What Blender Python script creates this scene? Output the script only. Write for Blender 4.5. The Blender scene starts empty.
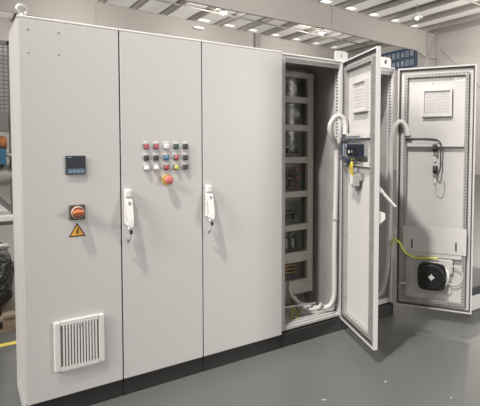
import bpy, math, random
from mathutils import Vector, Matrix
random.seed(7)
S = bpy.context.scene
COL = S.collection
PI = math.pi

# ------------------------------------------------------------------ materials
def principled(name, col, rough=0.5, metal=0.0, spec=0.5, noise=None, bump=None, coat=0.0):
    m = bpy.data.materials.new(name); m.use_nodes = True
    nt = m.node_tree; b = nt.nodes['Principled BSDF']
    b.inputs['Base Color'].default_value = (*col, 1)
    b.inputs['Roughness'].default_value = rough
    b.inputs['Metallic'].default_value = metal
    b.inputs['Specular IOR Level'].default_value = spec
    b.inputs['Coat Weight'].default_value = coat
    tc = None
    if noise:
        scale, amt = noise
        tc = nt.nodes.new('ShaderNodeTexCoord')
        n = nt.nodes.new('ShaderNodeTexNoise'); n.inputs['Scale'].default_value = scale; n.inputs['Detail'].default_value = 4
        r = nt.nodes.new('ShaderNodeValToRGB')
        r.color_ramp.elements[0].position = .3; r.color_ramp.elements[1].position = .7
        r.color_ramp.elements[0].color = (*[c * (1 - amt) for c in col], 1)
        r.color_ramp.elements[1].color = (*[min(1, c * (1 + amt)) for c in col], 1)
        nt.links.new(tc.outputs['Object'], n.inputs['Vector'])
        nt.links.new(n.outputs['Fac'], r.inputs['Fac'])
        nt.links.new(r.outputs['Color'], b.inputs['Base Color'])
    if bump:
        scale, st, dist = bump
        if tc is None: tc = nt.nodes.new('ShaderNodeTexCoord')
        n2 = nt.nodes.new('ShaderNodeTexNoise'); n2.inputs['Scale'].default_value = scale; n2.inputs['Detail'].default_value = 3
        bp = nt.nodes.new('ShaderNodeBump'); bp.inputs['Strength'].default_value = st; bp.inputs['Distance'].default_value = dist
        nt.links.new(tc.outputs['Object'], n2.inputs['Vector'])
        nt.links.new(n2.outputs['Fac'], bp.inputs['Height'])
        nt.links.new(bp.outputs['Normal'], b.inputs['Normal'])
    return m

def emissive(name, col, strength):
    m = bpy.data.materials.new(name); m.use_nodes = True
    nt = m.node_tree; b = nt.nodes['Principled BSDF']
    b.inputs['Base Color'].default_value = (*col, 1)
    b.inputs['Emission Color'].default_value = (*col, 1)
    b.inputs['Emission Strength'].default_value = strength
    return m

M = {}
M['paint'] = principled('cabinet_paint', (.55, .532, .52), .42, spec=.4, bump=(420, .05, .002))
M['paint_in'] = principled('cabinet_paint_inside', (.55, .532, .52), .5, spec=.3)
M['plinth'] = principled('plinth_black', (.022, .021, .020), .55)
M['zinc'] = principled('galvanised_steel', (.42, .42, .41), .45, .6, noise=(18, .12))
M['zinc_dark'] = principled('galvanised_panel', (.44, .435, .42), .5, .3, noise=(6, .1))
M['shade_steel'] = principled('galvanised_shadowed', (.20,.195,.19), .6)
M['zinc_frame'] = principled('galvanised_frame', (.36,.35,.335), .5, .2, noise=(18,.1))
M['hole'] = principled('hole_dark', (.03, .03, .03), .8)
M['gasket'] = principled('gasket_rubber', (.085, .08, .077), .8)
M['white_plastic'] = principled('white_plastic', (.70, .68, .66), .4)
M['grey_plastic'] = principled('grey_plastic', (.36, .35, .34), .5)
M['black_plastic'] = principled('black_plastic', (.018, .018, .02), .45)
M['dark_plastic'] = principled('dark_plastic', (.06, .062, .068), .45)
M['blue_black'] = principled('blue_black_plastic', (.022, .027, .045), .4)
M['vent_plastic'] = principled('vent_plastic', (.66, .64, .62), .5)
M['filter_mat'] = principled('filter_fleece', (.52, .50, .485), .9, noise=(40, .06))
M['steel'] = principled('bright_steel', (.68, .68, .67), .3, .8)
M['ring_steel'] = principled('eye_steel', (.62, .61, .60), .35, .4)
M['red'] = principled('red_button', (.35, .06, .075), .4)
M['red_bright'] = principled('red_mushroom', (.55, .16, .13), .38)
M['pink_red'] = principled('red_lens', (.42, .10, .12), .3)
M['yellow_disc'] = principled('yellow_disc', (.66, .50, .14), .45)
M['yellow_lens'] = principled('yellow_lens', (.58, .55, .14), .35)
M['blue_lens'] = principled('blue_lens', (.06, .19, .32), .3)
M['green_dark'] = principled('dark_green_button', (.04, .085, .065), .4)
M['black_button'] = principled('black_button', (.045, .043, .045), .4)
M['white_lens'] = principled('white_lens', (.82, .80, .78), .3)
M['screen'] = principled('screen_dark', (.018, .022, .032), .18)
M['keypad'] = principled('keypad_blue_grey', (.11, .17, .22), .4)
M['keymark'] = principled('key_mark', (.28, .38, .44), .5)
M['bezel'] = principled('bezel_black', (.03, .036, .042), .4)
M['switch_plate'] = principled('switch_plate', (.085, .075, .055), .45)
M['orange_knob'] = principled('orange_knob', (.55, .17, .07), .35)
M['knob_rim'] = principled('knob_rim', (.52, .36, .28), .35)
M['knob_dark'] = principled('knob_dark', (.12, .045, .03), .45)
M['tri_yellow'] = principled('triangle_amber', (.70, .36, .055), .5)
M['tri_black'] = principled('triangle_black', (.03, .02, .012), .5)
M['conduit'] = principled('conduit_grey_white', (.52, .505, .49), .5)
M['cable_dark'] = principled('cable_dark', (.05, .05, .052), .55)
M['cable_yellow'] = principled('cable_yellow', (.62, .48, .05), .45)
M['cable_earth'] = principled('cable_earth', (.60, .62, .07), .45)
M['olive_wire'] = principled('cable_olive', (.34, .34, .07), .5)
M['cable_blue'] = principled('cable_blue', (.045, .065, .14), .45)
M['copper'] = principled('brass_bar', (.70, .46, .14), .35, .6)
M['rust'] = principled('copper_winding', (.40, .16, .07), .5)
M['rack'] = principled('rack_paint', (.47, .44, .41), .5)
M['fan_black'] = principled('fan_black', (.012, .012, .013), .5)
M['floor'] = principled('floor_epoxy', (.112, .115, .107), .33, spec=.35, noise=(.9, .05), bump=(60, .03, .002))
M['beam'] = principled('beam_paint', (.49, .463, .437), .6, noise=(.4, .03))
M['beam_flange'] = principled('beam_paint_light', (.50, .48, .45), .5)
M['purlin'] = principled('purlin_paint', (.34, .32, .30), .6)
M['wall'] = principled('wall_sheet', (.57, .54, .515), .7, noise=(.3, .03))
M['wall_grey'] = principled('wall_grey', (.34, .335, .32), .8, noise=(.3, .03))
M['sign_blue'] = principled('sign_blue', (.055, .105, .19), .5)
M['sign_white'] = principled('sign_white', (.62, .66, .70), .5)
M['line_yellow'] = principled('floor_line_yellow', (.62, .52, .10), .5)
M['wrap'] = principled('black_wrap', (.012, .013, .012), .2, spec=.7, bump=(26, 1.0, .05))
M['wood'] = principled('pallet_wood', (.26, .20, .14), .8, noise=(12, .2))
M['machine'] = principled('machine_paint', (.50, .49, .44), .45, noise=(2, .04))
M['machine_dark'] = principled('machine_grey', (.20, .195, .19), .5)
M['machine_white'] = principled('machine_white', (.86, .86, .84), .4)
M['mesh_wire'] = principled('mesh_wire', (.16, .155, .145), .6)
M['orange'] = principled('orange_paint', (.52, .20, .075), .5)
M['pump_blue'] = principled('pump_blue', (.05, .15, .26), .45)
M['lamp_white'] = principled('lamp_shell', (.75, .74, .72), .4)
M['lamp_glow'] = emissive('lamp_glow', (1, .97, .92), 1.6)
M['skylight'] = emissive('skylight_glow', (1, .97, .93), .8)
M['paper'] = principled('paper', (.36, .355, .34), .8)

# thin pale roof sheets that daylight shines through
def roof_mat():
    m = bpy.data.materials.new('roof_sheet'); m.use_nodes = True
    nt = m.node_tree; nt.nodes.clear()
    o = nt.nodes.new('ShaderNodeOutputMaterial')
    mix = nt.nodes.new('ShaderNodeMixShader'); mix.inputs[0].default_value = .5
    d = nt.nodes.new('ShaderNodeBsdfDiffuse'); t = nt.nodes.new('ShaderNodeBsdfTranslucent')
    tc = nt.nodes.new('ShaderNodeTexCoord'); n = nt.nodes.new('ShaderNodeTexNoise'); n.inputs['Scale'].default_value = .35
    r = nt.nodes.new('ShaderNodeValToRGB')
    r.color_ramp.elements[0].color = (.68, .645, .60, 1); r.color_ramp.elements[1].color = (.78, .745, .70, 1)
    nt.links.new(tc.outputs['Object'], n.inputs['Vector']); nt.links.new(n.outputs['Fac'], r.inputs['Fac'])
    nt.links.new(r.outputs['Color'], d.inputs['Color']); nt.links.new(r.outputs['Color'], t.inputs['Color'])
    nt.links.new(d.outputs[0], mix.inputs[1]); nt.links.new(t.outputs[0], mix.inputs[2])
    nt.links.new(mix.outputs[0], o.inputs['Surface'])
    return m
M['roof'] = roof_mat()

def clear_mat():
    m = bpy.data.materials.new('clear_cover'); m.use_nodes = True
    nt = m.node_tree; nt.nodes.clear()
    o = nt.nodes.new('ShaderNodeOutputMaterial')
    mix = nt.nodes.new('ShaderNodeMixShader'); mix.inputs[0].default_value = .035
    t = nt.nodes.new('ShaderNodeBsdfTransparent'); t.inputs['Color'].default_value = (.9, .9, .89, 1)
    g = nt.nodes.new('ShaderNodeBsdfGlossy'); g.inputs['Roughness'].default_value = .15
    nt.links.new(t.outputs[0], mix.inputs[1]); nt.links.new(g.outputs[0], mix.inputs[2])
    nt.links.new(mix.outputs[0], o.inputs['Surface'])
    return m
M['clear'] = clear_mat()

# ------------------------------------------------------------------ mesh builder
class MB:
    def __init__(self): self.v = []; self.f = []; self.fm = []; self.sm = []; self.mats = []
    def mi(self, m):
        if m not in self.mats: self.mats.append(m)
        return self.mats.index(m)
    def add(self, vs, fs, m, smooth=False):
        o = len(self.v); self.v += [tuple(x) for x in vs]
        k = self.mi(m)
        for f in fs:
            self.f.append(tuple(i + o for i in f)); self.fm.append(k); self.sm.append(smooth)
    def box(self, x0, x1, y0, y1, z0, z1, m):
        x0, x1 = sorted((x0, x1)); y0, y1 = sorted((y0, y1)); z0, z1 = sorted((z0, z1))
        vs = [(x0,y0,z0),(x1,y0,z0),(x1,y1,z0),(x0,y1,z0),(x0,y0,z1),(x1,y0,z1),(x1,y1,z1),(x0,y1,z1)]
        self.add(vs, [(0,3,2,1),(4,5,6,7),(0,1,5,4),(1,2,6,5),(2,3,7,6),(3,0,4,7)], m)
    def bbox(self, x0, x1, y0, y1, z0, z1, m, b):
        """box with its edges along y and its front (y0) face edges chamfered"""
        x0, x1 = sorted((x0, x1)); z0, z1 = sorted((z0, z1))
        ring = lambda e, y: [(x0+e,y,z0+b),(x0+b,y,z0+e),(x1-b,y,z0+e),(x1-e,y,z0+b),(x1-e,y,z1-b),(x1-b,y,z1-e),(x0+b,y,z1-e),(x0+e,y,z1-b)]
        s = 1 if y1 > y0 else -1
        def r2(e, y):
            bb = b + e
            return [(x0+e,y,z0+bb),(x0+bb,y,z0+e),(x1-bb,y,z0+e),(x1-e,y,z0+bb),(x1-e,y,z1-bb),(x1-bb,y,z1-e),(x0+bb,y,z1-e),(x0+e,y,z1-bb)]
        vs = r2(b, y0) + r2(0, y0 + s*b) + r2(0, y1)
        fs = [tuple(range(8)), tuple(range(23, 15, -1))]
        for k in range(2):
            for i in range(8):
                j = (i+1) % 8
                fs.append((k*8+i, k*8+8+i, k*8+8+j, k*8+j))
        if s < 0: fs = [tuple(reversed(f)) for f in fs]
        self.add(vs, fs, m)
    def tube(self, pts, r, m, seg=10, smooth=True, ridged=False):
        pts = [Vector(p) for p in pts]; n = len(pts)
        up = None; rings = []
        for i, p in enumerate(pts):
            t = (pts[min(i+1, n-1)] - pts[max(i-1, 0)]).normalized()
            if up is None:
                up = Vector((0,0,1)) if abs(t.z) < .9 else Vector((1,0,0))
            up = (up - t * up.dot(t)).normalized(); b = t.cross(up)
            rr = (r[i] if isinstance(r, (list, tuple)) else r)
            if ridged: rr *= (1.06 if i % 2 else .94)
            rings.append([p + (up * math.cos(2*PI*k/seg) + b * math.sin(2*PI*k/seg)) * rr for k in range(seg)])
        vs = [v for rg in rings for v in rg]; fs = []
        for i in range(n-1):
            for k in range(seg):
                j = (k+1) % seg
                fs.append((i*seg+k, i*seg+j, (i+1)*seg+j, (i+1)*seg+k))
        self.add(vs, fs, m, smooth)
        self.add(rings[0], [tuple(reversed(range(seg)))], m); self.add(rings[-1], [tuple(range(seg))], m)
    def lathe(self, prof, c, axis, m, seg=20, smooth=True):
        """prof: list of (radius, distance along axis)"""
        a = Vector(axis).normalized(); u = a.orthogonal().normalized(); w = a.cross(u); c = Vector(c)
        vs = []
        for r, h in prof:
            for k in range(seg):
                t = 2*PI*k/seg
                vs.append(c + a*h + (u*math.cos(t) + w*math.sin(t))*max(r, 1e-5))
        fs = []
        for i in range(len(prof)-1):
            for k in range(seg):
                j = (k+1) % seg
                fs.append((i*seg+k, i*seg+j, (i+1)*seg+j, (i+1)*seg+k))
        self.add(vs, fs, m, smooth)
        n = len(prof)
        self.add(vs[:seg], [tuple(reversed(range(seg)))], m); self.add(vs[(n-1)*seg:], [tuple(range(seg))], m)
    def torus(self, c, u, w, R, r, m, seg=28, ts=10):
        c = Vector(c); u = Vector(u).normalized(); w = Vector(w).normalized(); nrm = u.cross(w)
        vs = []; fs = []
        for i in range(seg):
            t = 2*PI*i/seg; d = u*math.cos(t) + w*math.sin(t)
            for k in range(ts):
                q = 2*PI*k/ts
                vs.append(c + d*(R + r*math.cos(q)) + nrm*r*math.sin(q))
        for i in range(seg):
            for k in range(ts):
                i2 = (i+1) % seg; k2 = (k+1) % ts
                fs.append((i*ts+k, i2*ts+k, i2*ts+k2, i*ts+k2))
        self.add(vs, fs, m, True)
    def prism(self, poly, o, u, w, d, m):
        """poly of (a, b) in the plane o + a*u + b*w, pushed along d (a vector)"""
        o = Vector(o); u = Vector(u); w = Vector(w); d = Vector(d); n = len(poly)
        A = [o + u*a + w*b for a, b in poly]; B = [p + d for p in A]
        fs = [tuple(reversed(range(n))), tuple(range(n, 2*n))]
        for i in range(n):
            j = (i+1) % n; fs.append((i, j, n+j, n+i))
        if u.cross(w).dot(d) < 0: fs = [tuple(reversed(f)) for f in fs]
        self.add(A + B, fs, m)
    def perf(self, o, al, ac, length, wid, pitch, hl, hw, m, back=.006, mb=None):
        """a strip with a row of rectangular holes; al along, ac across, dark backing behind (al x ac points out)"""
        o = Vector(o); al = Vector(al).normalized(); ac = Vector(ac).normalized(); n = al.cross(ac)
        cnt = max(1, int(length/pitch)); p = length/cnt
        P = lambda a, b: o + al*a + ac*b
        vs = []; fs = []
        b0 = (wid-hw)/2; b1 = b0+hw
        for i in range(cnt):
            a0 = i*p; a1 = a0+(p-hl)/2; a2 = a1+hl; a3 = a0+p; k = len(vs)
            vs += [P(a0,0),P(a3,0),P(a3,b0),P(a0,b0),P(a0,b1),P(a3,b1),P(a3,wid),P(a0,wid),P(a1,b0),P(a1,b1),P(a2,b0),P(a2,b1)]
            fs += [(k,k+1,k+2,k+10,k+8,k+3),(k+4,k+9,k+11,k+5,k+6,k+7),(k+3,k+8,k+9,k+4),(k+10,k+2,k+5,k+11)]
        self.add(vs, fs, m)
        q = [P(0,b0*.7)-n*back, P(length,b0*.7)-n*back, P(length,wid-b0*.7)-n*back, P(0,wid-b0*.7)-n*back]
        self.add(q, [(0,1,2,3)], mb or M['hole'])
    def build(self, name, parent=None, loc=(0,0,0), rotz=0, bevel=None):
        me = bpy.data.meshes.new(name); me.from_pydata(self.v, [], self.f)
        for m in self.mats: me.materials.append(m)
        me.polygons.foreach_set('material_index', self.fm)
        me.polygons.foreach_set('use_smooth', self.sm)
        me.update()
        o = bpy.data.objects.new(name, me); COL.objects.link(o)
        o.location = loc; o.rotation_euler = (0,0,rotz)
        if parent: o.parent = parent
        if bevel:
            b = o.modifiers.new('edge', 'BEVEL'); b.width = bevel; b.segments = 2; b.limit_method = 'ANGLE'; b.angle_limit = math.radians(50)
        return o

def smooth_path(pts, n=8):
    P = [Vector(p) for p in pts]; out = []
    for i in range(len(P)-1):
        p0 = P[max(i-1,0)]; p1 = P[i]; p2 = P[i+1]; p3 = P[min(i+2,len(P)-1)]
        for k in range(n):
            t = k/n
            out.append(.5*((2*p1)+(p2-p0)*t+(2*p0-5*p1+4*p2-p3)*t*t+(3*p1-p0-3*p2+p3)*t*t*t))
    out.append(P[-1]); return out

def even_path(pts, step):
    d = smooth_path(pts, 14); out = [d[0]]; acc = 0
    for a, b in zip(d, d[1:]):
        acc += (b-a).length
        if acc >= step: out.append(b); acc = 0
    out.append(d[-1]); return out

def empty(name, loc, label, cat, group=None):
    o = bpy.data.objects.new(name, None); COL.objects.link(o); o.location = loc; o.empty_display_size = .1
    o['label'] = label; o['category'] = cat
    if group: o['group'] = group
    return o
def tag(o, label, cat, group=None, kind=None):
    o['label'] = label; o['category'] = cat
    if group: o['group'] = group
    if kind: o['kind'] = kind
    return o
def struct(o):
    o['kind'] = 'structure'; return o

# ------------------------------------------------------------------ hall
mb = MB(); mb.box(-16, 21.1, -13, 26.2, -.1, 0, M['floor']); struct(mb.build('floor'))
mb = MB(); mb.box(21.1, 21.3, -13, 26.2, 0, 7.69, M['wall']); struct(mb.build('wall_right'))
mb = MB(); mb.box(-16, 21.1, 26.2, 26.4, 0, 9.2, M['wall']); struct(mb.build('wall_back'))
mb = MB(); mb.box(-16.2, -16, -13, 26.2, 0, 9.2, M['wall_grey']); struct(mb.build('wall_left'))
mb = MB(); mb.box(-16, 1.5, -13.2, -13, 0, 9.2, M['wall']); struct(mb.build('wall_front'))
ztop = lambda x: 8.14 - .034*x
mb = MB()
x0, x1 = -16, 21.3
mb.add([(x0,-13.2,ztop(x0)+.27),(x1,-13.2,ztop(x1)+.27),(x1,26.4,ztop(x1)+.27),(x0,26.4,ztop(x0)+.27)], [(3,2,1,0)], M['roof'])
struct(mb.build('ceiling'))

# purlins, running between the frames
k = 0
for i in range(-8, 10):
    x = 6.85 + 1.5*i
    if x < -14 or x > 20.9: continue
    mb = MB(); z = ztop(x)
    mb.box(x-.006, x+.006, -12.9, 26.1, z+.01, z+.255, M['purlin'])
    mb.box(x, x+.09, -12.9, 26.1, z+.01, z+.022, M['purlin'])
    mb.box(x-.09, x, -12.9, 26.1, z+.243, z+.255, M['purlin'])
    struct(mb.build('roof_purlin'))
for y in (6.2, 9.0, 15.1, 17.3):
    mb = MB(); mb.tube([(-14, y, ztop(-14)+.03), (20.9, y, ztop(20.9)+.03)], .045, M['purlin'], 6); struct(mb.build('roof_tie_rod'))

def rafter(y, low):
    """welded I section that gets deeper towards the wall column; low: list of (x, z of the underside)"""
    mb = MB(); tw = .012; fw = .05
    up = [(x, ztop(x)) for x, _ in low]
    poly = low + up[::-1]
    mb.prism(poly, (0, y-tw/2, 0), (1,0,0), (0,0,1), (0, tw, 0), M['beam'])
    for a, b in zip(low, low[1:]):
        mb.prism([(a[0],a[1]-.03),(b[0],b[1]-.03),(b[0],b[1]),(a[0],a[1])], (0,y-fw,0), (1,0,0), (0,0,1), (0,2*fw,0), M['beam_flange'])
    for a, b in zip(up, up[1:]):
        mb.prism([(a[0],a[1]-.02),(b[0],b[1]-.02),(b[0],b[1]),(a[0],a[1])], (0,y-fw,0), (1,0,0), (0,0,1), (0,2*fw,0), M['beam'])
    def zl(x):
        for a, b in zip(low, low[1:]):
            if a[0] <= x <= b[0]: return a[1]+(b[1]-a[1])*(x-a[0])/(b[0]-a[0])
        return low[-1][1]
    for xs in (5.03, 13.67):
        mb.box(xs-.012, xs+.012, y-fw+.01, y-tw/2, zl(xs), ztop(xs)-.02, M['beam'])
        mb.box(xs-.012, xs+.012, y+tw/2, y+fw-.01, zl(xs), ztop(xs)-.02, M['beam'])
    if y > 15: mb.box(13.52, 13.86, y-fw-.08, y-tw/2, zl(13.7), ztop(13.7)-.02, M['purlin'])
    return struct(mb.build('roof_beam'))
rafter(13.0, [(-15.9, 7.3), (8.0, 6.67), (13.6, 6.63), (17.0, 6.46), (19.5, 6.385), (20.3, 6.08)])
rafter(19.2, [(-15.9, 7.45), (1.5, 6.97), (13.6, 6.60), (17.2, 6.40), (20.3, 6.1)])
for y in (13.0, 19.2):
    mb = MB()
    mb.box(20.3, 20.33, y-.14, y+.14, 0, ztop(20.3)-.02, M['beam'])
    mb.box(20.33, 21.07, y-.006, y+.006, 0, ztop(21)-.03, M['beam'])
    mb.box(21.07, 21.099, y-.14, y+.14, 0, ztop(21.1)-.03, M['beam'])
    for z in (6.06, 3.0): mb.box(20.33, 21.07, y-.13, y-.006, z-.012, z+.012, M['beam'])
    mb.prism([(20.38, 6.13), (20.41, 6.1), (21.04, 7.2), (21.01, 7.23)], (0, y-.09, 0), (1,0,0), (0,0,1), (0,.02,0), M['beam'])
    struct(mb.build('wall_column'))
mb = MB(); mb.tube([(21.06, 12.7, 6.55), (21.06, 6.6, .6)], .012, M['purlin'], 6); struct(mb.build('wall_brace_rod'))
mb = MB(); mb.box(21.0, 21.099, -12.9, 26.1, 7.36, 7.66, M['purlin']); struct(mb.build('wall_eaves_beam'))

# daylight strips in the roof, close over the beams
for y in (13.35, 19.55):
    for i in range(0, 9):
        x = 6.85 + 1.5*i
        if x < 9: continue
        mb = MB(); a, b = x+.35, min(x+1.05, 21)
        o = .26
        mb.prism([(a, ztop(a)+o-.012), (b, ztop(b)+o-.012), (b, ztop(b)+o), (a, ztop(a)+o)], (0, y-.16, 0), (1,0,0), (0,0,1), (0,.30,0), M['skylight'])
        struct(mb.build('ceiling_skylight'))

# hanging lamps
def hanging_lamp(x, y, z, label, r=.19):
    t = empty('high_bay_lamp', (x, y, z), label, 'lamp', 'lamps hanging under the roof')
    mb = MB(); mb.lathe([(.05,.26),(.09,.24),(.10,.12),(r,.06),(r+.01,0),(r-.015,0),(.09,.10),(.02,.11)], (0,0,0), (0,0,1), M['lamp_white'], 20); mb.build('lamp_shade', t)
    mb = MB(); mb.lathe([(.02,.08),(.07,.06),(.09,0),(.07,-.06),(.02,-.09)], (0,0,0), (0,0,1), M['lamp_glow'], 16); mb.build('bulb', t)
    mb = MB(); mb.tube([(0,0,.25),(0,0,ztop(x)+.26-z)], .015, M['purlin'], 6); mb.build('drop_rod', t)
    return t
hanging_lamp(9.82, 16, 7.45, 'round white lamp hanging from the roof above the push-button cabinet')
hanging_lamp(15.7, 16, 7.33, 'round white lamp hanging below the near roof beam, over the open seven-compartment cabinet')
hanging_lamp(17.0, 11, 7.17, 'bright white lamp hanging in front of the near roof beam by the pale side wall', .24)
t = empty('beam_light', (10.05, 19.06, 7.45), 'small oblong white light fixed on the face of the far roof beam', 'lamp')
mb = MB(); mb.bbox(-.27, .27, -.09, .054, -.05, .05, M['lamp_white'], .02); mb.build('light_housing', t)
mb = MB(); mb.box(-.24, .24, -.10, -.088, -.035, .035, M['lamp_glow']); mb.build('diffuser', t)

# blue sign on the side wall, two rows of white characters
# sign
t = empty('wall_sign', (21.09, 15.6, 5.85), 'blue sign with two rows of white characters on the side wall', 'sign')
mb = MB()
poly = [(-1.9,0),(1.40,0),(1.44,.06),(1.42,.80),(1.30,.98),(1.0,1.06),(.55,1.14),(-1.9,1.10)]
mb.prism([(a,b) for a,b in poly], (0,0,0), (0,-1,0), (0,0,1), (-.03,0,0), M['sign_blue'])
mb.build('sign_board', t)
def glyph(mb, y, z, w, h, kind):
    X0, X1 = -.036, -.03
    th = .045
    def hb(f, a=0, b=1): mb.box(X0, X1, y-w*a, y-w*b, z+h*f-th/2, z+h*f+th/2, M['sign_white'])
    def vb(f, a=0, b=1): mb.box(X0, X1, y-w*f-th/2, y-w*f+th/2, z+h*a, z+h*b, M['sign_white'])
    if kind == 0: hb(.9); hb(.5); hb(.1); vb(.5)
    if kind == 1: hb(.95); hb(.05); vb(.08); vb(.92); hb(.5)
    if kind == 2: vb(.2); hb(.8,.2); hb(.45,.3); vb(.65,0,.8); hb(.1,.3)
    if kind == 3: hb(.7); vb(.5,.2,1); hb(.2,.1,.9); vb(.15,.0,.5); vb(.85,0,.5)
    if kind == 4: vb(.12); vb(.5); vb(.88); hb(.62); hb(.15)
for r, (z, ks) in enumerate(((.66, (3,0,4,2,1,0,3,1,4)), (.16, (2,4,1,0,3,2,4,1,1)))):
    for i, kd in enumerate(ks):
        mb = MB(); glyph(mb, 1.62 - .325*i, z, .20, .29, kd); mb.build('sign_character', t)

# ------------------------------------------------------------------ cabinets
XB = [0, .501, 1.0085, 1.6255, 2.2122, 2.8121]
DEP = .48; Z0, Z1 = .10, 2.10
GRP = 'electrical cabinets bolted in one row'
LAB = ['pale grey cabinet with a dark display, orange isolator switch, warning triangle and louvred vent',
       'pale grey closed cabinet with coloured push buttons and a red emergency stop',
       'plain pale grey closed cabinet with only a white handle, beside the open compartments',
       'open pale grey cabinet with stacked component compartments and its door standing edge-on',
       'open end cabinet whose wide-swung door carries a black fan and yellow-green wire']

def cabinet(i, is_open, vent=False):
    W = XB[i+1]-XB[i]
    t = empty('electrical_cabinet', (XB[i], 0, 0), LAB[i], 'cabinet', GRP)
    mb = MB(); p = M['paint']; q = M['paint_in']; g = .0015
    mb.box(g, .006, .032, DEP, Z0, Z1-.015, p); mb.box(W-.006, W-g, .032, DEP, Z0, Z1-.015, p)
    mb.box(.006, W-.006, DEP-.006, DEP, Z0, Z1-.015, p)
    yr = .028 if is_open else 0
    mb.prism([(yr,Z1-.014),(DEP,Z1-.014),(DEP,Z1),(yr+.009,Z1),(yr,Z1-.006)], (g,0,0), (0,1,0), (0,0,1), (W-2*g,0,0), p)      # roof plate
    mb.box(.006, W-.006, .05, DEP-.006, Z0, Z0+.012, q)
    if is_open: mb.box(.0015, .006, .03, .05, Z0, Z1-.0145, p)
    mb.build('body', t, bevel=.0015)
    mb = MB(); mb.box(g, W-g, .015, DEP-.01, 0, Z0-.002, M['plinth'])
    mb.build('plinth', t, bevel=.003)
    if is_open:
        frame(t, W)
    return t, W

def frame(t, W):
    """front frame of an open cabinet: sealing edge, corner posts with punched inner faces"""
    mb = MB(); p = M['paint_in']; y0, y1, ya, yb = .032, .042, .044, .090
    e = .018
    for (a, b, c, d) in ((.006, .045, Z0+.012, Z1-.016), (W-.006-.014, W-.006, Z0+.012, Z1-.016)):
        mb.box(a, b, y0, y1, c, d, p)
    mb.box(.045, W-.020, y0, y1, Z0+.012, Z0+.03, p); mb.box(.045, W-.020, y0, y1, Z1-.034, Z1-.016, p)
    k = .022
    L = Z1-Z0-.08
    # posts: plate towards the front, punched plate towards the opening
    mb.box(W-k, W-.008, y1, ya, Z0+.02, Z1-.02, p)
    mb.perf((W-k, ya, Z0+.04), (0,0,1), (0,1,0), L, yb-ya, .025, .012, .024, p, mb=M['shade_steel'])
    mb.box(W-k, W-.008, yb, yb+.004, Z0+.02, Z1-.02, p)
    mb.box(.008, .03, y1, ya, Z0+.02, Z1-.02, p)
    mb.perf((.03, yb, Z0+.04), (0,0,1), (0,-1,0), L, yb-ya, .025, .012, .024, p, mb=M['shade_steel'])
    mb.box(.008, .03, yb, yb+.004, Z0+.02, Z1-.02, p)
    # sill and head
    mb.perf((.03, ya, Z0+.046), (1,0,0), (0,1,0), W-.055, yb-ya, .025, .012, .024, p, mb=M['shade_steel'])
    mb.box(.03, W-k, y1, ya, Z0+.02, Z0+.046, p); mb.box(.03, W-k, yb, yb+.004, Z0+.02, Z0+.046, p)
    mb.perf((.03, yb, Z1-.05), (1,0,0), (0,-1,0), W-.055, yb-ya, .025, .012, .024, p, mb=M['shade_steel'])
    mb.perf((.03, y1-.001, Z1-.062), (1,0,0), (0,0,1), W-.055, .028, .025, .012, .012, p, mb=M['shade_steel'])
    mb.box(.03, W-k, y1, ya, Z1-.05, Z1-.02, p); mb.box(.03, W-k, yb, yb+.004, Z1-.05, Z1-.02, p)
    mb.build('front_frame', t)

def panel_door(t, W, ang, detail):
    """door pan hinged on its right edge; local x = -s (s from the hinge), y = inward"""
    zb, zt = Z0+.004, Z1-(.017 if detail else .015); T = .029; p = M['paint']; g = .004
    mb = MB()
    if not detail:
        mb.box(-W+g, -g, 0, T, zb, zt, p)
        return mb.build('door', t, (W,0,0), ang, bevel=.0025)
    mb.box(-W+g, -g, 0, .002, zb, zt, p)
    mb.box(-W+g, -W+g+.003, .002, T, zb, zt, p); mb.box(-g-.003, -g, .002, T, zb, zt, p)
    mb.box(-W+g+.003, -g-.003, .002, T, zb, zb+.003, p); mb.box(-W+g+.003, -g-.003, .002, T, zt-.003, zt, p)
    l = .011
    mb.box(-W+g+.003, -W+g+l, T-.003, T, zb+.003, zt-.003, p); mb.box(-g-l, -g-.003, T-.003, T, zb+.003, zt-.003, p)
    mb.box(-W+g+l, -g-l, T-.003, T, zb+.003, zb+l, p); mb.box(-W+g+l, -g-l, T-.003, T, zt-l, zt-.003, p)
    d = mb.build('door', t, (W,0,0), ang)
    def ring(mb, e0, e1, ya, yb, m):
        mb.box(-W+g+e0, -W+g+e1, ya, yb, zb+e0, zt-e0, m); mb.box(-g-e1, -g-e0, ya, yb, zb+e0, zt-e0, m)
        mb.box(-W+g+e1, -g-e1, ya, yb, zb+e0, zb+e1, m); mb.box(-W+g+e1, -g-e1, ya, yb, zt-e1, zt-e0, m)
    mb = MB(); ring(mb, .0125, .0215, .0021, .020, M['gasket']); mb.build('gasket', d)
    mb = MB(); e0, e1 = .052, .078; yb = .032; f = M['zinc_frame']
    ring(mb, e0, e0+.003, .0022, yb, f); ring(mb, e1-.003, e1, .0022, yb, f)
    L = zt-zb-2*e0; Lh = W-2*g-2*e0
    # punched faces (look inward, +y)
    mb.perf((-W+g+e0, yb, zb+e0), (0,0,1), (1,0,0), L, e1-e0, .025, .009, .008, f, mb=M['dark_plastic'])
    mb.perf((-g-e1, yb, zb+e0), (0,0,1), (1,0,0), L, e1-e0, .025, .009, .008, f, mb=M['dark_plastic'])
    mb.perf((-W+g+e0, yb+.0002, zb+e1), (1,0,0), (0,0,-1), Lh, e1-e0, .025, .009, .008, f, mb=M['dark_plastic'])
    mb.perf((-W+g+e0, yb+.0002, zt-e0), (1,0,0), (0,0,-1), Lh, e1-e0, .025, .009, .008, f, mb=M['dark_plastic'])
    mb.build('door_frame', d)
    # stiffening ring of painted sheet between gasket and frame
    return d

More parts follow.
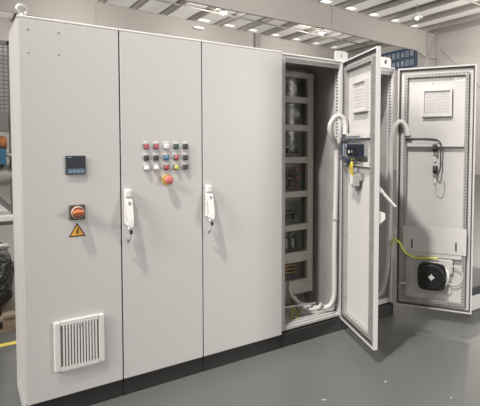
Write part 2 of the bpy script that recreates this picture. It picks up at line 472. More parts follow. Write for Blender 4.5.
def handle(d, W, z=1.10, lift=.045, keys=True, s=None):
    """swing handle on the latch side of the outer face"""
    m = M['white_plastic']; x = -W+.034
    mb = MB()
    mb.bbox(x-.017, x+.017, -.016, 0, z-.10, z+.10, m, .004)                 # tray
    mb.bbox(x-.017, x+.017, -.036, -.016, z+.055, z+.10, m, .006)            # top cap
    # lever, lifted at its lower end
    h = .052; n = 6
    vs = []; L = .155
    prof = [(0,.018,.014),(.12,.019,.016),(.75,.017,.013),(1,.012,.008)]
    for f, wv, th in prof:
        zc = z+.05-L*f; yo = -.020-lift*f
        vs += [(x-wv, yo, zc), (x+wv, yo, zc), (x+wv, yo-th, zc-.003), (x-wv, yo-th, zc-.003)]
    fs = [(0,1,2,3)]
    for k in range(len(prof)-1):
        for q in range(4):
            r = (q+1) % 4
            fs.append((k*4+q, k*4+4+q, k*4+4+r, k*4+r))
    e = (len(prof)-1)*4; fs.append((e+3, e+2, e+1, e))
    mb.add(vs, fs, m)
    f = .16; zc = z+.05-L*f
    mb.box(x-.007, x+.007, -.0395-lift*f, -.036-lift*f, zc-.011, zc+.009, M['grey_plastic'])   # lock cover
    o = mb.build('handle', d, bevel=.0015)
    if keys:
        kb = MB()
        kb.tube(smooth_path([(x-.004,-.03,z-.10),(x-.006,-.045,z-.125),(x+.004,-.05,z-.15),(x+.002,-.04,z-.175),(x-.008,-.03,z-.185)],5), .004, M['steel'], 7)
        kb.lathe([(.006,0),(.008,.004),(.008,.02),(.005,.024)], (x+.004,-.055,z-.125), (0,0,-1), M['black_plastic'], 10)
        kb.lathe([(.009,0),(.011,.004),(.011,.016),(.004,.02)], (x-.006,-.032,z-.088), (0,-.6,-1), M['white_plastic'], 10)
        kb.prism([(-.010,0),(.008,.002),(.012,-.022),(-.004,-.03)], (x-.006,-.03,z-.178), (1,0,0), (0,-.2,1), (0,-.004,0), M['grey_plastic'])
        kb.build('latch_key', d)
    return o

# --- closed cabinet with display, isolator and vent
c1, W1 = cabinet(0, False); d1 = panel_door(c1, W1, 0, False)
dx = lambda X: X - XB[1]                    # world X on door 1 -> door-local x
mb = MB(); x0, x1 = dx(.211), dx(.311)
mb.bbox(x0, x1, -.012, -.0002, 1.294, 1.394, M['bezel'], .003)
mb.box(x0+.007, x1-.005, -.0128, -.012, 1.328, 1.386, M['screen'])
mb.box(x0+.007, x1-.006, -.0132, -.012, 1.299, 1.325, M['keypad'])
for k in range(4):
    cxk = x0+.022+k*.020
    mb.prism([(-.006,-.006),(.006,-.006),(0,.007)], (cxk,-.0139,1.3115), (1,0,0), (0,0,1), (0,.0008,0), M['keymark'])
mb.box(x0+.010, x0+.028, -.0134, -.0126, 1.384, 1.388, M['keymark'])
mb.build('digital_display', d1)
mb = MB(); x0, x1 = dx(.224), dx(.305); xc = (x0+x1)/2; zc = 1.091
mb.bbox(x0, x1, -.012, -.0002, 1.050, 1.131, M['switch_plate'], .004)
mb.lathe([(.030,0),(.033,.004),(.034,.008),(.033,.014),(.029,.016)], (xc,-.012,zc), (0,-1,0), M['knob_rim'], 28)
mb.lathe([(.029,.016),(.029,.02),(.027,.024)], (xc,-.012,zc), (0,-1,0), M['knob_dark'], 28)
mb.bbox(xc-.027, xc+.027, -.060, -.030, zc-.010, zc+.014, M['orange_knob'], .007)
mb.lathe([(.019,.018),(.022,.026),(.020,.034)], (xc,-.012,zc), (0,-1,0), M['orange_knob'], 24)
mb.build('isolator_switch', d1)
mb = MB(); xa, xb_, xm = dx(.2205), dx(.307), dx(.2637)
def tri(mb, s, y, m):
    cxx, czz = xm, .985
    P = [(xa,.9585),(xb_,.9585),(xm,1.034)]
    mb.prism([(cxx+(a-cxx)*s, czz+(b-czz)*s) for a, b in P], (0,y,0), (1,0,0), (0,0,1), (0,-.0006,0), m)
tri(mb, 1, -.0002, M['tri_black']); tri(mb, .78, -.0008, M['tri_yellow'])
mb.prism([(.003,.028),(-.008,.002),(.000,.003),(-.004,-.017),(.008,.008),(.001,.006),(.008,.026)], (xm,-.0015,.978), (1,0,0), (0,0,1), (0,-.0006,0), M['tri_black'])
mb.build('warning_triangle', d1)
# louvred vent
mb = MB(); x0, x1, z0, z1 = dx(.137), dx(.393), .249, .515; v = M['vent_plastic']
e = .030; dp = .020
mb.bbox(x0, x0+e, -dp, -.0002, z0, z1, v, .004); mb.bbox(x1-e, x1, -dp, -.0002, z0, z1, v, .004)
mb.box(x0+e, x1-e, -dp, -.0002, z1-.020, z1, v); mb.box(x0+e, x1-e, -dp, -.0002, z0, z0+.020, v)
mb.box(x0+e, x1-e, -.004, -.0002, z0+.02, z1-.02, M['grey_plastic'])
n = 13; span = x1-x0-2*e; pt = span/n
for k in range(n-1):
    xs = x0+e+pt*(k+.72)
    mb.prism([(xs, -dp),(xs+pt*.62,-dp),(xs+pt*.55,-.005),(xs+pt*.12,-.005)], (0,0,z0+.02), (1,0,0), (0,1,0), (0,0,z1-z0-.04), v)
mb.box(dx(.265)-.008, dx(.265)+.008, -dp-.0015, -dp+.01, z1-.044, z1-.024, M['grey_plastic'])
o = mb.build('louvred_vent', d1)
for sx, sz in ((.0457,2.032),(.1885,2.034),(.0455,1.9176),(.1883,1.9205)):
    mb = MB(); mb.lathe([(.0055,0),(.0055,.0012),(.004,.002)], (dx(sx),-.0002,sz), (0,-1,0), M['zinc'], 12); mb.build('door_screw', d1)
mb = MB(); cx_ = .027
mb.lathe([(.017,0),(.017,.006),(.012,.010),(.012,.016)], (cx_, .045, Z1), (0,0,1), M['ring_steel'], 16)
mb.torus((cx_, .045, Z1+.036), (1,.35,0), (0,0,1), .023, .0075, M['ring_steel'])
mb.build('lifting_eye', c1)

mb = MB(); mb.box(.0005, .0125, .02, DEP-.005, .001, Z0-.003, M['paint'])
mb.build('plinth_end_cover', c1)
# --- push-button cabinet
c2, W2 = cabinet(1, False); d2 = panel_door(c2, W2, 0, False); handle(d2, W2)
bx = [.6487, .7075, .770, .8325, .8925]; bz = [1.4440, 1.3765, 1.3185]
plan = [['pink_red','pink_red','white_lens','green_dark','black_button'],
        ['black_button','black_button','blue_lens','pink_red','black_button'],
        ['white_lens','white_lens','red','yellow_lens','black_button']]
shape = ['fffff', 'ffrrf', 'rrrrf']
for r in range(3):
    for k in range(5):
        x = bx[k]-XB[2]; z = bz[r]; m = M[plan[r][k]]; mb = MB()
        mb.bbox(x-.0165, x+.0165, -.003, -.0002, z+.014, z+.027, M['vent_plastic'], .001)     # legend plate
        mb.bbox(x-.0155, x+.0155, -.009, -.0002, z-.0165, z+.0140, M['dark_plastic'] if plan[r][k] != 'white_lens' else M['grey_plastic'], .003)
        if shape[r][k] == 'f':
            mb.bbox(x-.0135, x+.0135, -.017, -.009, z-.0145, z+.0120, m, .003)
        else:
            mb.lathe([(.0140,0),(.0140,.006),(.012,.010),(.006,.012)], (x,-.009,z-.001), (0,-1,0), m, 20)
        if plan[r][k] == 'white_lens' and r == 0: mb.box(x-.004, x+.004, -.0182, -.017, z-.004, z+.004, M['white_plastic'])
        mb.build('push_button', d2)
x = .775-XB[2]; z = 1.244; mb = MB()
mb.lathe([(.033,0),(.033,.003),(.031,.004)], (x,-.0002,z), (0,-1,0), M['yellow_disc'], 28)
mb.lathe([(.016,.003),(.016,.014),(.023,.018),(.0265,.026),(.0255,.036),(.018,.042),(.004,.043)], (x,-.0002,z), (0,-1,0), M['red_bright'], 28)
mb.build('emergency_stop', d2)

# --- plain cabinet
c3, W3 = cabinet(2, False); d3 = panel_door(c3, W3, 0, False); handle(d3, W3)
# --- open compartment cabinet
A4 = 1.2075
c4, W4 = cabinet(3, True); d4 = panel_door(c4, W4, A4, True)
gp = M['paint_in']
def inner_linings(c, W):
    mb = MB()
    mb.box(W-.010, W-.0065, .11, DEP-.008, Z0+.05, Z1-.05, M['zinc_dark'])
    mb.box(.02, W-.02, DEP-.014, DEP-.0075, Z0+.04, Z1-.05, M['zinc_dark'])
    mb.build('lining_panel', c)
inner_linings(c4, W4)
# component rack: ladder of seven openings
rx = lambda X: X - XB[3]
mb = MB(); yF, yB = .30, .335; R = M['rack']
mb.box(rx(2.093), rx(2.150), yF, yB, .25, 2.03, R); mb.box(rx(1.66), rx(1.715), yF, yB, .25, 2.03, R)
ops = [(1.834,1.985),(1.612,1.786),(1.357,1.564),(1.083,1.308),(.816,1.035),(.590,.768),(.360,.510)]
zz = [.25] + [v for o in ops[::-1] for v in o] + [2.03]
for a, b in zip(zz[0::2], zz[1::2]): mb.box(rx(1.715), rx(2.093), yF, yB, a, b, R)
mb.box(rx(1.66), rx(2.150), DEP-.03, DEP-.015, .26, 2.02, M['zinc_dark'])
mb.box(rx(2.146), rx(2.150), yB, DEP-.03, .26, 2.02, M['zinc_dark'])
for a, b in zip(zz[2::2], zz[1::2]):
    pass
rack = mb.build('component_rack', c4, bevel=.002)
for a, b in ops:
    for xx in (2.070, 2.12):
        mb = MB(); mb.lathe([(.006,0),(.006,.004),(.003,.005)], (rx(xx), yF, a-.026), (0,-1,0), M['zinc_dark'], 8); mb.build('rack_screw', rack)
for a, b in ops:
    mb = MB(); mb.box(rx(1.713), rx(2.095), yB, yB+.003, a-.003, b+.003, M['clear']); mb.build('clear_cover', rack)
def comp(name, fn):
    mb = MB(); fn(mb); return mb.build(name, rack, bevel=.002)
yc0, yc1 = .36, DEP-.031
# 1: white drive with knob ; 2: dark meter with a round dial
def f1(mb):
    mb.box(rx(1.90), rx(2.03), yc0, yc1, 1.845, 1.965, M['grey_plastic'])
    mb.lathe([(.035,0),(.04,.01),(.03,.018)], (rx(1.985), yc0, 1.905), (0,-1,0), M['white_plastic'], 16)
    mb.box(rx(1.92), rx(1.96), yc0-.012, yc0, 1.86, 1.94, M['dark_plastic'])
comp('circuit_breaker', f1)
def f2(mb):
    mb.box(rx(1.91), rx(2.07), yc0, yc1, 1.625, 1.775, M['dark_plastic'])
    mb.lathe([(.038,0),(.044,.008),(.036,.014)], (rx(2.01), yc0, 1.70), (0,-1,0), M['grey_plastic'], 18)
    mb.lathe([(.016,.012),(.014,.03),(.008,.034)], (rx(2.01), yc0, 1.70), (0,-1,0), M['white_plastic'], 12)
comp('rotary_dial', f2)
def contactor(z, h, x, w, m):
    def f(mb):
        mb.box(rx(x), rx(x+w), yc0+.02, yc1, z, z+h, m); mb.box(rx(x)+.008, rx(x+w)-.008, yc0-.005, yc0+.02, z+h*.2, z+h*.8, M['dark_plastic'])
        for k in range(3):
            q = rx(x)+w*(k+.5)/3
            mb.lathe([(.005,0),(.005,.004)], (q, yc0+.02, z+h*.9), (0,-1,0), M['steel'], 8); mb.lathe([(.005,0),(.005,.004)], (q, yc0+.02, z+h*.1), (0,-1,0), M['steel'], 8)
    comp('contactor', f)
def duct(z, h):
    comp('wire_duct', lambda mb: [mb.box(rx(1.73), rx(2.08), yc0+.03, yc1, z, z+h, M['grey_plastic'])] + [mb.box(rx(1.735)+k*.02, rx(1.741)+k*.02, yc0+.029, yc0+.031, z, z+h*.7, M['hole']) for k in range(17)])
duct(1.52, .04)
for k in range(3): contactor(1.37, .075, 1.86+.065*k, .055, M['dark_plastic'])
duct(1.26, .035)
for k in range(2): contactor(1.10, .09, 1.87+.075*k, .065, M['black_plastic'])
comp('relay_stack', lambda mb: [mb.box(rx(2.02), rx(2.06), yc0, yc1, 1.10+.035*k, 1.128+.035*k, M['rust'] if k % 2 == 0 else M['dark_plastic']) for k in range(5)])
duct(.985, .035)
for k in range(3): contactor(.83, .08, 1.84+.075*k, .065, M['blue_black'] if k == 1 else M['dark_plastic'])
comp('terminal_block', lambda mb: [mb.box(rx(1.84)+.022*k, rx(1.858)+.022*k, yc0+.015, yc1, .61, .68+.01*(k % 3), M['white_plastic'] if k % 3 == 1 else M['dark_plastic']) for k in range(10)])
def f6(mb):
    for k in range(3):
        mb.tube(smooth_path([(rx(1.86)+.06*k, yc0+.05, .69),(rx(1.87)+.06*k, yc0+.02, .72),(rx(1.90)+.06*k, yc0+.03, .75)],6), .009, M['steel'], 8)
comp('cable_loop', f6)
def f7(mb):
    mb.box(rx(1.78), rx(2.05), yc0+.05, yc1, .375, .50, M['dark_plastic'])
    for k in range(3): mb.box(rx(1.79), rx(2.035), yc0+.02, yc0+.05, .40+.03*k, .412+.03*k, M['copper'])
comp('busbar', f7)

def conduit(c, pts, r=.020, ridged=True, name='conduit', m=None):
    mb = MB(); mb.tube(even_path(pts, .0075), r, m or M['conduit'], 12, True, ridged); return mb.build(name, c)
conduit(c4, [(rx(x), y, z) for x, y, z in [(1.93,.27,.245),(1.945,.24,.205),(2.00,.17,.185),(2.06,.10,.18),(2.120,.055,.20),(2.146,.035,.27),(2.147,.03,.40),(2.142,.028,.62),(2.144,.028,.8),(2.150,.026,1.05),(2.152,.022,1.38),(2.133,.015,1.45),(2.068,-.005,1.535),(2.052,-.015,1.60),(2.085,-.035,1.662),(2.13,-.055,1.660),(2.148,-.07,1.61),(2.142,-.078,1.53)]])
conduit(c4, [(rx(x), y, z) for x, y, z in [(1.905,.29,.36),(1.90,.275,.28),(1.93,.22,.215),(1.98,.14,.175),(2.03,.09,.19),(2.055,.075,.225)]], .015)
mb = MB(); mb.tube([(rx(1.66), .13, .245), (rx(2.04), .13, .215)], .008, M['zinc'], 8)
mb.build('support_bar', c4)
mb = MB()
for k in range(3):
    mb.tube(smooth_path([(rx(1.86)+.02*k,.26,.24),(rx(1.90)+.015*k,.18,.14+.015*k),(rx(1.86)-.02*k,.11,.145),(rx(1.80)-.01*k,.11,.16),(rx(1.82),.15,.21-.01*k),(rx(1.89),.17,.17)],7), .005, M['olive_wire'] if k != 1 else M['cable_dark'], 7)
mb.build('earth_wire', c4)
for zc, xc_, mt in ((1.395, 2.152, 'conduit'), (.875, 2.146, 'grey_plastic')):
    mb = MB(); mb.lathe([(.024,0),(.025,.003),(.025,.013),(.024,.016)], (rx(xc_), .025, zc), (0,0,1), M[mt], 14); mb.box(rx(xc_), rx(2.19), .022, .06, zc+.003, zc+.010, M[mt]); mb.build('conduit_clip', c4)
# lifting plate between the open cabinets
mb = MB()
hole = [(.020*math.cos(t*PI/6)*.45, .018*math.sin(t*PI/6)) for t in range(12)]
def plate_with_hole(mb, o, w, h, hc, hr, th, m, hrz=None):
    hrz = hrz or hr
    n = 24; outer = []; inner = []
    for k in range(n):
        t = 2*PI*k/n + PI/n; c_, s_ = math.cos(t), math.sin(t)
        q = .38
        ex = math.copysign(abs(c_)**q, c_); ez = math.copysign(abs(s_)**q, s_)
        outer.append((w/2*ex, h/2+h/2*ez)); inner.append((hr*c_, hc+hrz*s_))
    vs = []
    for y in (0, th):
        vs += [(o[0]+a, o[1]+y, o[2]+b) for a, b in outer] + [(o[0]+a, o[1]+y, o[2]+b) for a, b in inner]
    fs = []
    for k in range(n):
        j = (k+1) % n
        fs += [(k, j, n+j, n+k), (2*n+j, 2*n+k, 3*n+k, 3*n+j), (j, k, 2*n+k, 2*n+j), (n+k, n+j, 3*n+j, 3*n+k)]
    mb.add(vs, fs, m)
plate_with_hole(mb, (W4+.018, .06, Z1+.001), .13, .078, .042, .008, .012, M['paint'], .014)
mb.build('lifting_plate', c4)

# door of the compartment cabinet: inner side
def inner_vent(d, W):
    mb = MB(); a, b, z0, z1 = -.422, -.197, 1.682, 1.902; v = M['paint_in']; y0, y1 = .0022, .030; e = .015
    mb.box(a, a+e, y0, y1, z0, z1, v); mb.box(b-e, b, y0, y1, z0, z1, v); mb.box(a+e, b-e, y0, y1, z0, z0+e, v); mb.box(a+e, b-e, y0, y1, z1-e, z1, v)
    mb.box(a+e, b-e, y0, .018, z0+e, z1-e, M['filter_mat'])
    for k in range(9):
        xx = a+e+.022*(k+1)-.004; mb.box(xx, xx+.002, .018, .021, z0+e, z1-e, v)
    for k in range(7):
        zz_ = z0+e+.024*(k+1); mb.box(a+e, b-e, .018, .0205, zz_, zz_+.002, v)
    return mb.build('vent_filter', d, bevel=.0015)
inner_vent(d4, W4)
def cross_rail(d, W, z0, z1, dep=.030):
    mb = MB(); mb.box(-W+.085, -.085, .0325, .0325+.003, z0, z1, M['paint_in']); mb.box(-W+.085, -.085, .012, .0325, z1-.003, z1, M['paint_in']); mb.box(-W+.085, -.085, .012, .0325, z0, z0+.003, M['paint_in'])
    return mb.build('cross_rail', d)
cross_rail(d4, W4, 1.500, 1.535); cross_rail(d4, W4, 1.305, 1.335)
mb = MB()
mb.box(-.445, -.12, .037, .043, 1.385, 1.43, M['zinc'])
for k in range(6):
    xx = -.440+.033*k
    mb.box(xx, xx+.031, .043, .085, 1.372, 1.458, M['blue_black'])
    mb.box(xx+.006, xx+.025, .085, .093, 1.385, 1.44, M['black_plastic'])
mb.box(-.315, -.295, .093, .097, 1.395, 1.415, M['white_plastic']); mb.box(-.36, -.35, .093, .097, 1.40, 1.415, M['grey_plastic'])
for k in range(5): mb.box(-.235+.022*k, -.218+.022*k, .043, .075, 1.37, 1.455, M['grey_plastic'] if k % 2 else M['cable_blue'])
mb.build('relay_row', d4, bevel=.0015)
mb = MB()
for k in range(10):
    xx = -.42+.034*k
    mb.tube(smooth_path([(xx,.06,1.465),(xx-.004,.075,1.485),(xx+.014,.07,1.505),(xx+.03,.05,1.515)],5), .0035, M['cable_dark'] if k % 3 else M['cable_blue'], 6)
    mb.tube(smooth_path([(xx+.02,.06,1.365),(xx+.02,.07,1.345),(-.16-.01*k,.06,1.335),(-.12,.055,1.36)],5), .0035, M['cable_blue'] if k % 2 else M['cable_dark'], 6)
mb.tube(smooth_path([(-.10,.05,1.53),(-.10,.07,1.46),(-.105,.07,1.38),(-.15,.07,1.335),(-.22,.07,1.325)],6), .008, M['cable_dark'], 8)
mb.build('relay_wiring', d4)
mb = MB()
for k in range(3):
    mb.tube(smooth_path([(-.275-.020*k,.06,1.36),(-.29-.012*k,.072,1.32),(-.27-.026*k,.075,1.28),(-.285-.012*k,.055,1.225)],6), .004, M['cable_yellow'], 7)
mb.build('yellow_wire', d4)['label'] = 'bunch of yellow wires below the dark relays'
mb = MB()
mb.box(-.35, -.205, .0022, .03, 1.205, 1.255, M['grey_plastic'])
for k in range(3): mb.box(-.345+.048*k, -.305+.048*k, .03, .065, 1.165+.008*k, 1.24, M['vent_plastic'] if k == 1 else M['grey_plastic'])
mb.lathe([(.02,0),(.02,.02),(.012,.03)], (-.28,.03,1.175), (0,1,-.4), M['grey_plastic'], 12)
mb.lathe([(.012,0),(.010,.045)], (-.29,.035,1.165), (0,.2,-1), M['grey_plastic'], 10)
mb.build('cable_connector', d4, bevel=.002)
# its handle seen edge-on, lever swung out
mb = MB(); x = -W4+.034; m = M['white_plastic']
mb.prism([(-.0,.09),(-.038,.055),(-.038,.045),(-.0,.04)], (x-.018,0,1.10), (0,1,0), (0,0,1), (.036,0,0), m)
mb.prism([(0,-.075),(-.050,-.095),(-.052,-.135),(-.0,-.175)], (x-.018,0,1.10), (0,1,0), (0,0,1), (.036,0,0), m)
mb.box(x-.015, x+.015, -.006, 0, .93, 1.18, m)
h = mb.build('handle', d4, bevel=.002)
mb = MB()
mb.prism([(-.030,.058),(-.020,.046),(-.122,-.058),(-.136,-.054)], (x-.016,0,1.10), (0,1,0), (0,0,1), (.030,0,0), m)
mb.build('handle_lever', d4, bevel=.003)
for zc in (1.78, 1.10, .42):
    mb = MB(); mb.lathe([(.007,0),(.007,.06)], (-.006,.006,zc-.03), (0,0,1), M['zinc'], 10); mb.build('hinge', d4)

# --- end cabinet
A5 = 2.1421
c5, W5 = cabinet(4, True); inner_linings(c5, W5); d5 = panel_door(c5, W5, A5, True)
inner_vent(d5, W5)
cross_rail(d5, W5, 1.440, 1.470); cross_rail(d5, W5, .535, .570)
ex = lambda X: X - XB[4]
conduit(c5, [(ex(x), y, z) for x, y, z in [(2.58,.25,.17),(2.66,.16,.155),(2.71,.09,.17),(2.742,.06,.25),(2.757,.04,.45),(2.755,.02,.9),(2.752,.015,1.40),(2.747,.0,1.53),(2.757,-.02,1.605),(2.785,-.05,1.645),(2.815,-.08,1.61),(2.826,-.097,1.53)]])
mb = MB()
for k, (s0, z0_) in enumerate(((.301,1.430),(.304,1.255))):
    mb = MB()
    mb.box(-s0-.017, -s0+.017, .0022, .045, z0_-.03, z0_+.03, M['black_plastic']); mb.box(-s0-.012, -s0+.012, .045, .060, z0_-.012, z0_+.025, M['dark_plastic'])
    mb.lathe([(.016,0),(.018,.006),(.018,.018),(.012,.02)], (-s0, .0022, z0_-.045), (0,1,0), M['white_plastic'], 14)
    mb.box(-s0-.010, -s0+.010, .0022, .012, z0_-.115, z0_-.06, M['vent_plastic'])
    mb.build('contact_block', d5, bevel=.002)
mb = MB()
for k in range(3):
    mb.tube(smooth_path([(-.07,.042+.004*k,1.492+.006*k),(-.17,.05,1.496+.004*k),(-.29,.046,1.490+.005*k),(-.335,.046,1.478),(-.348,.045,1.44),(-.345,.045,1.35),(-.345,.045,1.28),(-.33,.05,1.215),(-.308,.05,1.225)],6), .006, M['cable_dark'], 7)
mb.tube(smooth_path([(-.295,.05,1.19),(-.30,.06,1.13),(-.335,.06,1.10),(-.365,.05,1.14),(-.36,.05,1.22)],6), .003, M['grey_plastic'], 6)
mb.build('control_cable', d5)
# document pocket: folded sheet with two keyhole slots
mb = MB(); z0_, z1_ = .572, .785
mb.box(-.548, -.062, .036, .040, z0_, z1_, M['paint_in']); mb.box(-.548, -.062, .010, .036, z0_, z0_+.003, M['paint_in'])
for s0 in (.135, .472):
    mb.box(-s0-.006, -s0+.006, .040, .0415, .60, .672, M['hole'])
mb.build('document_pocket', d5, bevel=.001)
# fan with housing
mb = MB(); v = M['paint_in']
mb.bbox(-.452, -.165, .012, .0022, .225, .530, v, .012)
mb.bbox(-.452, -.30, .036, .012, .40, .530, v, .012)
mb.lathe([(.115,0),(.115,.03),(.10,.042)], (-.315,.010,.385), (0,1,0), M['vent_plastic'], 32)
mb.build('fan_housing', d5)
mb = MB(); fs, fz = -.294, .384
pts = []
n = 40
for k in range(n):
    t = 2*PI*k/n; c_, s_ = math.cos(t), math.sin(t); q = .45
    pts.append((fs+.108*math.copysign(abs(c_)**q, c_), fz+.112*math.copysign(abs(s_)**q, s_)))
mb.prism(pts, (0,.052,0), (1,0,0), (0,0,1), (0,.026,0), M['fan_black'])
mb.lathe([(.100,0),(.100,.005),(.092,.007)], (fs,.078,fz), (0,1,0), M['fan_black'], 36)
for rr in (.088,.074,.060,.046): mb.torus((fs,.088,fz), (1,0,0), (0,0,1), rr, .0022, M['black_plastic'], 36, 6)
for k in range(4):
    t = PI/4+k*PI/2; mb.tube([(fs+.03*math.cos(t),.09,fz+.03*math.sin(t)),(fs+.098*math.cos(t),.086,fz+.098*math.sin(t))], .0035, M['black_plastic'], 6)
for k in range(7):
    t = 2*PI*k/7
    a = Vector((math.cos(t),0,math.sin(t))); b = Vector((math.cos(t+.6),0,math.sin(t+.6)))
    c0 = Vector((fs,.080,fz)); 
    mb.add([c0+a*.03, c0+a*.09, c0+b*.09+Vector((0,.005,0)), c0+b*.03+Vector((0,.005,0))], [(0,1,2,3)], M['dark_plastic'])
o = mb.build('fan', d5)
mb = MB()
hub = []
for k in range(16):
    t = 2*PI*k/16; r_ = .028 if k % 4 == 0 else .018
    hub.append((fs+r_*math.cos(t), fz+r_*math.sin(t)))
mb.prism(hub, (0,.091,0), (1,0,0), (0,0,1), (0,.003,0), M['white_plastic'])
for t in (.75, 2.3): pass
mb.build('fan_label', d5)
mb = MB(); mb.torus((-.452,.03,.40), (1,0,0), (0,0,1), .075, .005, M['conduit'], 32, 8); mb.build('cable_coil', d5)
mb = MB()
mb.tube(smooth_path([(.03,.03,.60),(.018,.055,.655),(-.012,.06,.660),(-.045,.055,.625),(-.075,.05,.565),(-.13,.05,.530),(-.20,.055,.524),(-.29,.058,.533),(-.34,.056,.535)],8), .0075, M['cable_earth'], 9)
mb.build('earth_wire', d5)
mb = MB()
mb.prism([(-.535,1.985),(-.43,1.99),(-.44,1.965),(-.50,1.958),(-.535,1.963)], (0,.0023,0), (1,0,0), (0,0,1), (0,.001,0), M['white_lens'])
mb.build('sticker', d5)
for s0, zc in ((.127,1.955),(.275,1.955)):
    mb = MB(); mb.lathe([(.007,0),(.006,.004)], (-s0,.0022,zc), (0,1,0), M['zinc_dark'], 8); mb.build('door_screw', d5)
for zc in (1.78, 1.10, .42):
    mb = MB(); mb.lathe([(.007,0),(.007,.06)], (-.006,.006,zc-.03), (0,0,1), M['zinc'], 10); mb.build('hinge', d5)
mb = MB(); mb.tube(smooth_path([(-.03,.03,.25),(-.05,.05,.29),(-.085,.05,.30),(-.10,.036,.285)],6), .009, M['conduit'], 8); mb.build('earth_strap', d5)
mb = MB(); plate_with_hole(mb, (W5-.035, .10, Z1+.001), .125, .095, .055, .020, .018, M['white_plastic'], .020); mb.build('lifting_plate', c5)
handle(d5, W5, keys=False)

# ------------------------------------------------------------------ left background
# machine with a wire mesh guard
t = empty('machine', (-.6, 3.5, 0), 'pale machine with wire mesh guard and orange motor behind the cabinet with the display', 'machine')
def MX(x): return x + .6
mb = MB()
mb.box(-.9, .90, .15, 1.2, 0, .62, M['machine']); mb.box(-.9, .86, .06, .15, .55, .62, M['machine_white']); mb.box(-.9, .86, .10, .15, .05, .50, M['machine']); 
mb.box(-.9, .84, .12, .15, .40, .47, M['machine_dark'])
mb.build('machine_base', t, bevel=.01)
mb = MB(); mb.box(-.9, .90, .5, .56, .62, 1.02, M['machine_white']); mb.build('white_panel', t)
mb = MB(); mb.tube([(.52,.28,1.0),(.86,.28,.66)], .035, M['machine_dark'], 8); mb.build('diagonal_brace', t)
mb = MB(); mb.lathe([(.12,-.75),(.14,-.7),(.14,.7),(.12,.78)], (.1,.30,1.10), (1,0,0), M['machine'], 28); mb.build('tank', t)
mb = MB(); mb.box(.45, .80, .10, .40, 1.22, 1.41, M['pump_blue']); mb.lathe([(.05,0),(.055,.015),(.035,.035)], (.66,.10,1.33), (0,-1,0), M['orange'], 18)
for k in range(3): mb.box(.60+.07*k, .625+.07*k, .11, .16, 1.18, 1.22, M['black_plastic'])
mb.lathe([(.025,0),(.025,.07)], (.79,.14,1.33), (1,0,0), M['steel'], 12)
mb.build('pump', t, bevel=.006)
mb = MB(); mb.lathe([(.06,-.36),(.075,-.33),(.085,.3),(.07,.34)], (.48,.30,1.475), (1,0,0), M['orange'], 24)
for k in range(10): mb.torus((.2+.06*k,.30,1.475), (0,1,0), (0,0,1), .085, .007, M['rust'], 24, 6)
mb.box(.30, .80, .22, .38, 1.38, 1.41, M['machine_dark']); mb.build('motor', t)
mb = MB(); mb.box(.2, .835, .18, .6, 1.62, 1.82, M['machine_dark']); mb.box(.80, .835, .17, .18, 1.60, 1.83, M['machine_dark']); mb.build('control_box', t)
mb = MB()
for k in range(20):
    x = -.1+.05*k; mb.tube([(x,.2,1.82),(x,.2,2.66)], .006, M['mesh_wire'], 5)
for k in range(18):
    z = 1.84+.048*k; mb.tube([(-.12,.2,z),(.86,.2,z)], .006, M['mesh_wire'], 5)
mb.box(-.14, .87, .18, .22, 2.64, 2.69, M['mesh_wire']); mb.box(.84, .87, .18, .22, 0.62, 2.69, M['mesh_wire']); mb.box(-.14, .87, .45, .47, 1.82, 2.64, M['zinc_dark'])
mb.build('mesh_guard', t)

# wrapped bale on a pallet
t = empty('wrapped_bale', (-.45, 1.85, .135), 'glossy black plastic-wrapped bale on a wooden pallet behind the left cabinet', 'bale')
mb = MB()
rng = random.Random(3)
nx, nz = 26, 14; a, b, hh = .545, .44, .495
def bale_pt(th, ph):
    q = .38
    cx_, sx_ = math.cos(th), math.sin(th); cp, sp = math.cos(ph), math.sin(ph)
    e = lambda v, p: math.copysign(abs(v)**p, v)
    r = 1 + rng.uniform(-.035, .03)
    return (a*e(cx_,q)*e(cp,.4)*r, b*e(sx_,q)*e(cp,.4)*r, max(.002, hh/2 + hh/2*e(sp,.5)*(1+rng.uniform(-.03,.03))))
vs = [bale_pt(2*PI*i/nx, -PI/2+PI*(j+.5)/nz) for j in range(nz) for i in range(nx)]
fs = []
for j in range(nz-1):
    for i in range(nx):
        k = (i+1) % nx; fs.append((j*nx+i, j*nx+k, (j+1)*nx+k, (j+1)*nx+i))
fs.append(tuple(reversed(range(nx)))); fs.append(tuple(range((nz-1)*nx, nz*nx)))
mb.add(vs, fs, M['wrap']); mb.build('wrapping', t)
mb = MB(); mb.tube(smooth_path([(.2,-.25,.50),(.35,-.30,.507),(.45,-.28,.51),(.50,-.2,.49)],6), .02, M['machine_white'], 7); mb.build('white_strap', t)
t = empty('wooden_pallet', (-.45, 1.85, 0), 'weathered wooden pallet on the floor under the black bale', 'pallet')
for k in range(3):
    mb = MB(); mb.box(-.54, .54, -.44+.39*k, -.34+.39*k, 0, .02, M['wood']); mb.box(-.54, .54, -.44+.39*k, -.34+.39*k, .09, .112, M['wood']); mb.build('stringer_board', t)
for k in range(5):
    mb = MB(); mb.box(-.54+.245*k, -.44+.245*k, -.45, .45, .112, .134, M['wood']); mb.build('deck_board', t)
for i in range(3):
    for k in range(3):
        mb = MB(); mb.box(-.54+.49*i, -.44+.49*i, -.44+.39*k, -.34+.39*k, .02, .09, M['wood']); mb.build('block', t)
mb = MB(); mb.box(-12, 1.4, 1.14, 1.195, .0005, .003, M['line_yellow']); struct(mb.build('floor_marking'))

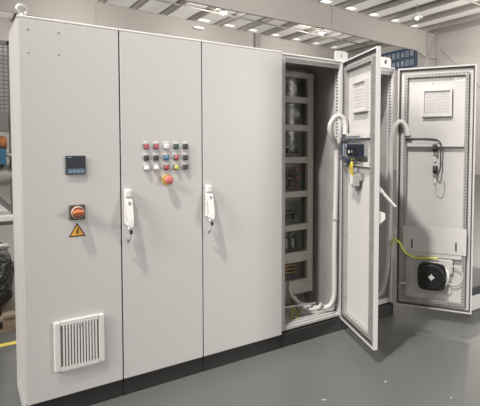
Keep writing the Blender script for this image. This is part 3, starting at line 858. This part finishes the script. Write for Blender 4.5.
# low white box by the end cabinet, small scraps on the floor
t = empty('storage_box', (3.75, .0, 0), 'low white box with a dark lid on the floor beyond the wide-swung door', 'box')
mb = MB(); mb.bbox(-.33, .4, -.32, .3, .0, .13, M['white_plastic'], .01); mb.build('box_body', t)
mb = MB(); mb.bbox(-.32, .39, -.31, .29, .131, .20, M['dark_plastic'], .01); mb.build('box_lid', t)
def scrap(x, y, rot, L, w, label):
    mb = MB(); mb.prism([(-L/2,-w/2),(L*.3,-w*.6),(L/2,w*.2),(L*.1,w/2),(-L*.45,w*.4)], (0,0,0), (1,0,0), (0,1,0), (0,0,.002), M['paper'])
    o = mb.build('paper_scrap', None, (x, y, .0008), rot); tag(o, label, 'scrap', 'scraps lying on the floor')
scrap(1.887, -.72, .3, .032, .008, 'thin pale scrap on the floor below the edge-on door')
scrap(1.441, -.663, -.6, .03, .010, 'pale scrap on the floor in front of the plain closed cabinet')
scrap(2.063, -1.05, .9, .014, .010, 'tiny pale scrap alone on the open floor')

# ------------------------------------------------------------------ light
w = bpy.data.worlds.new('sky'); S.world = w; w.use_nodes = True
bg = w.node_tree.nodes['Background']; bg.inputs[0].default_value = (1.0, .992, .982, 1); bg.inputs[1].default_value = .9
def lamp(name, loc, power, size, col=(1,.97,.935), target=None):
    l = bpy.data.lights.new(name, 'AREA'); l.shape = 'DISK'; l.size = size; l.energy = power; l.color = col
    o = bpy.data.objects.new(name, l); COL.objects.link(o); o.location = loc
    if target:
        d = Vector(target)-Vector(loc); o.rotation_euler = d.to_track_quat('-Z', 'Y').to_euler()
    return o
k = bpy.data.lights.new('hall_lamp', 'SPOT'); k.energy = 2800; k.color = (1,.97,.935); k.shadow_soft_size = .16; k.spot_size = math.radians(50); k.spot_blend = 1
ko = bpy.data.objects.new('hall_lamp', k); COL.objects.link(ko); ko.location = (-2.0, -1.75, 8.0)
ko.rotation_euler = (Vector((3.0, -.2, .8))-ko.location).to_track_quat('-Z', 'Y').to_euler()
lamp('soft_fill_light', (5.3, -4.3, 2.2), 135, 1.6, target=(1.4, 0, 1.1))  # bodiless soft light added at the right to brighten the middle fronts
lamp('soft_fill_light', (-7.5, -2.0, 6.2), 900, 3.0, target=(2, -.3, 1))  # large soft fill added at the left for the open doors' inner faces

for x, y, z in ((-1.8,2.4,7.4),(9.82,16,7.2),(15.7,16,7.1),(3.9,16,7.3),(9.8,8.5,7.3),(4,8.5,7.5),(17.5,6.5,6.4),(18.6,8.5,5.4),(3,22.5,7.3),(10,22.5,7.2)):  # some at the hanging lamps; others are unseen fill added for beams, wall, machine
    l = bpy.data.lights.new('high_bay_or_fill_light', 'POINT'); l.energy = 225; l.color = (1,.95,.89); l.shadow_soft_size = .15
    o = bpy.data.objects.new('high_bay_or_fill_light', l); COL.objects.link(o); o.location = (x,y,z)

# ------------------------------------------------------------------ camera
cam = bpy.data.cameras.new('camera'); co = bpy.data.objects.new('camera', cam); COL.objects.link(co)
yaw, pitch, roll = .5863071, -.0459488, .000386
f = Vector((math.sin(yaw)*math.cos(pitch), math.cos(yaw)*math.cos(pitch), math.sin(pitch)))
r = Vector((math.cos(yaw), -math.sin(yaw), 0)); u = r.cross(f)
r2 = r*math.cos(roll)+u*math.sin(roll); u2 = -r*math.sin(roll)+u*math.cos(roll)
co.matrix_world = Matrix(((r2.x,u2.x,-f.x,-.247937),(r2.y,u2.y,-f.y,-2.595023),(r2.z,u2.z,-f.z,1.44912),(0,0,0,1)))
cam.sensor_fit = 'HORIZONTAL'; cam.sensor_width = 36; cam.lens = 457.664/480*36
cam.shift_x = (240-264.8165)/480; cam.shift_y = (166.4477-203)/480
cam.clip_start = .05; cam.clip_end = 200
S.camera = co

S.view_settings.view_transform = 'Standard'; S.view_settings.look = 'None'
S.view_settings.gamma = 1; S.view_settings.use_curve_mapping = False
S.view_settings.exposure = .12
S.cycles.use_denoising = True
S.cycles.max_bounces = 12; S.cycles.diffuse_bounces = 6
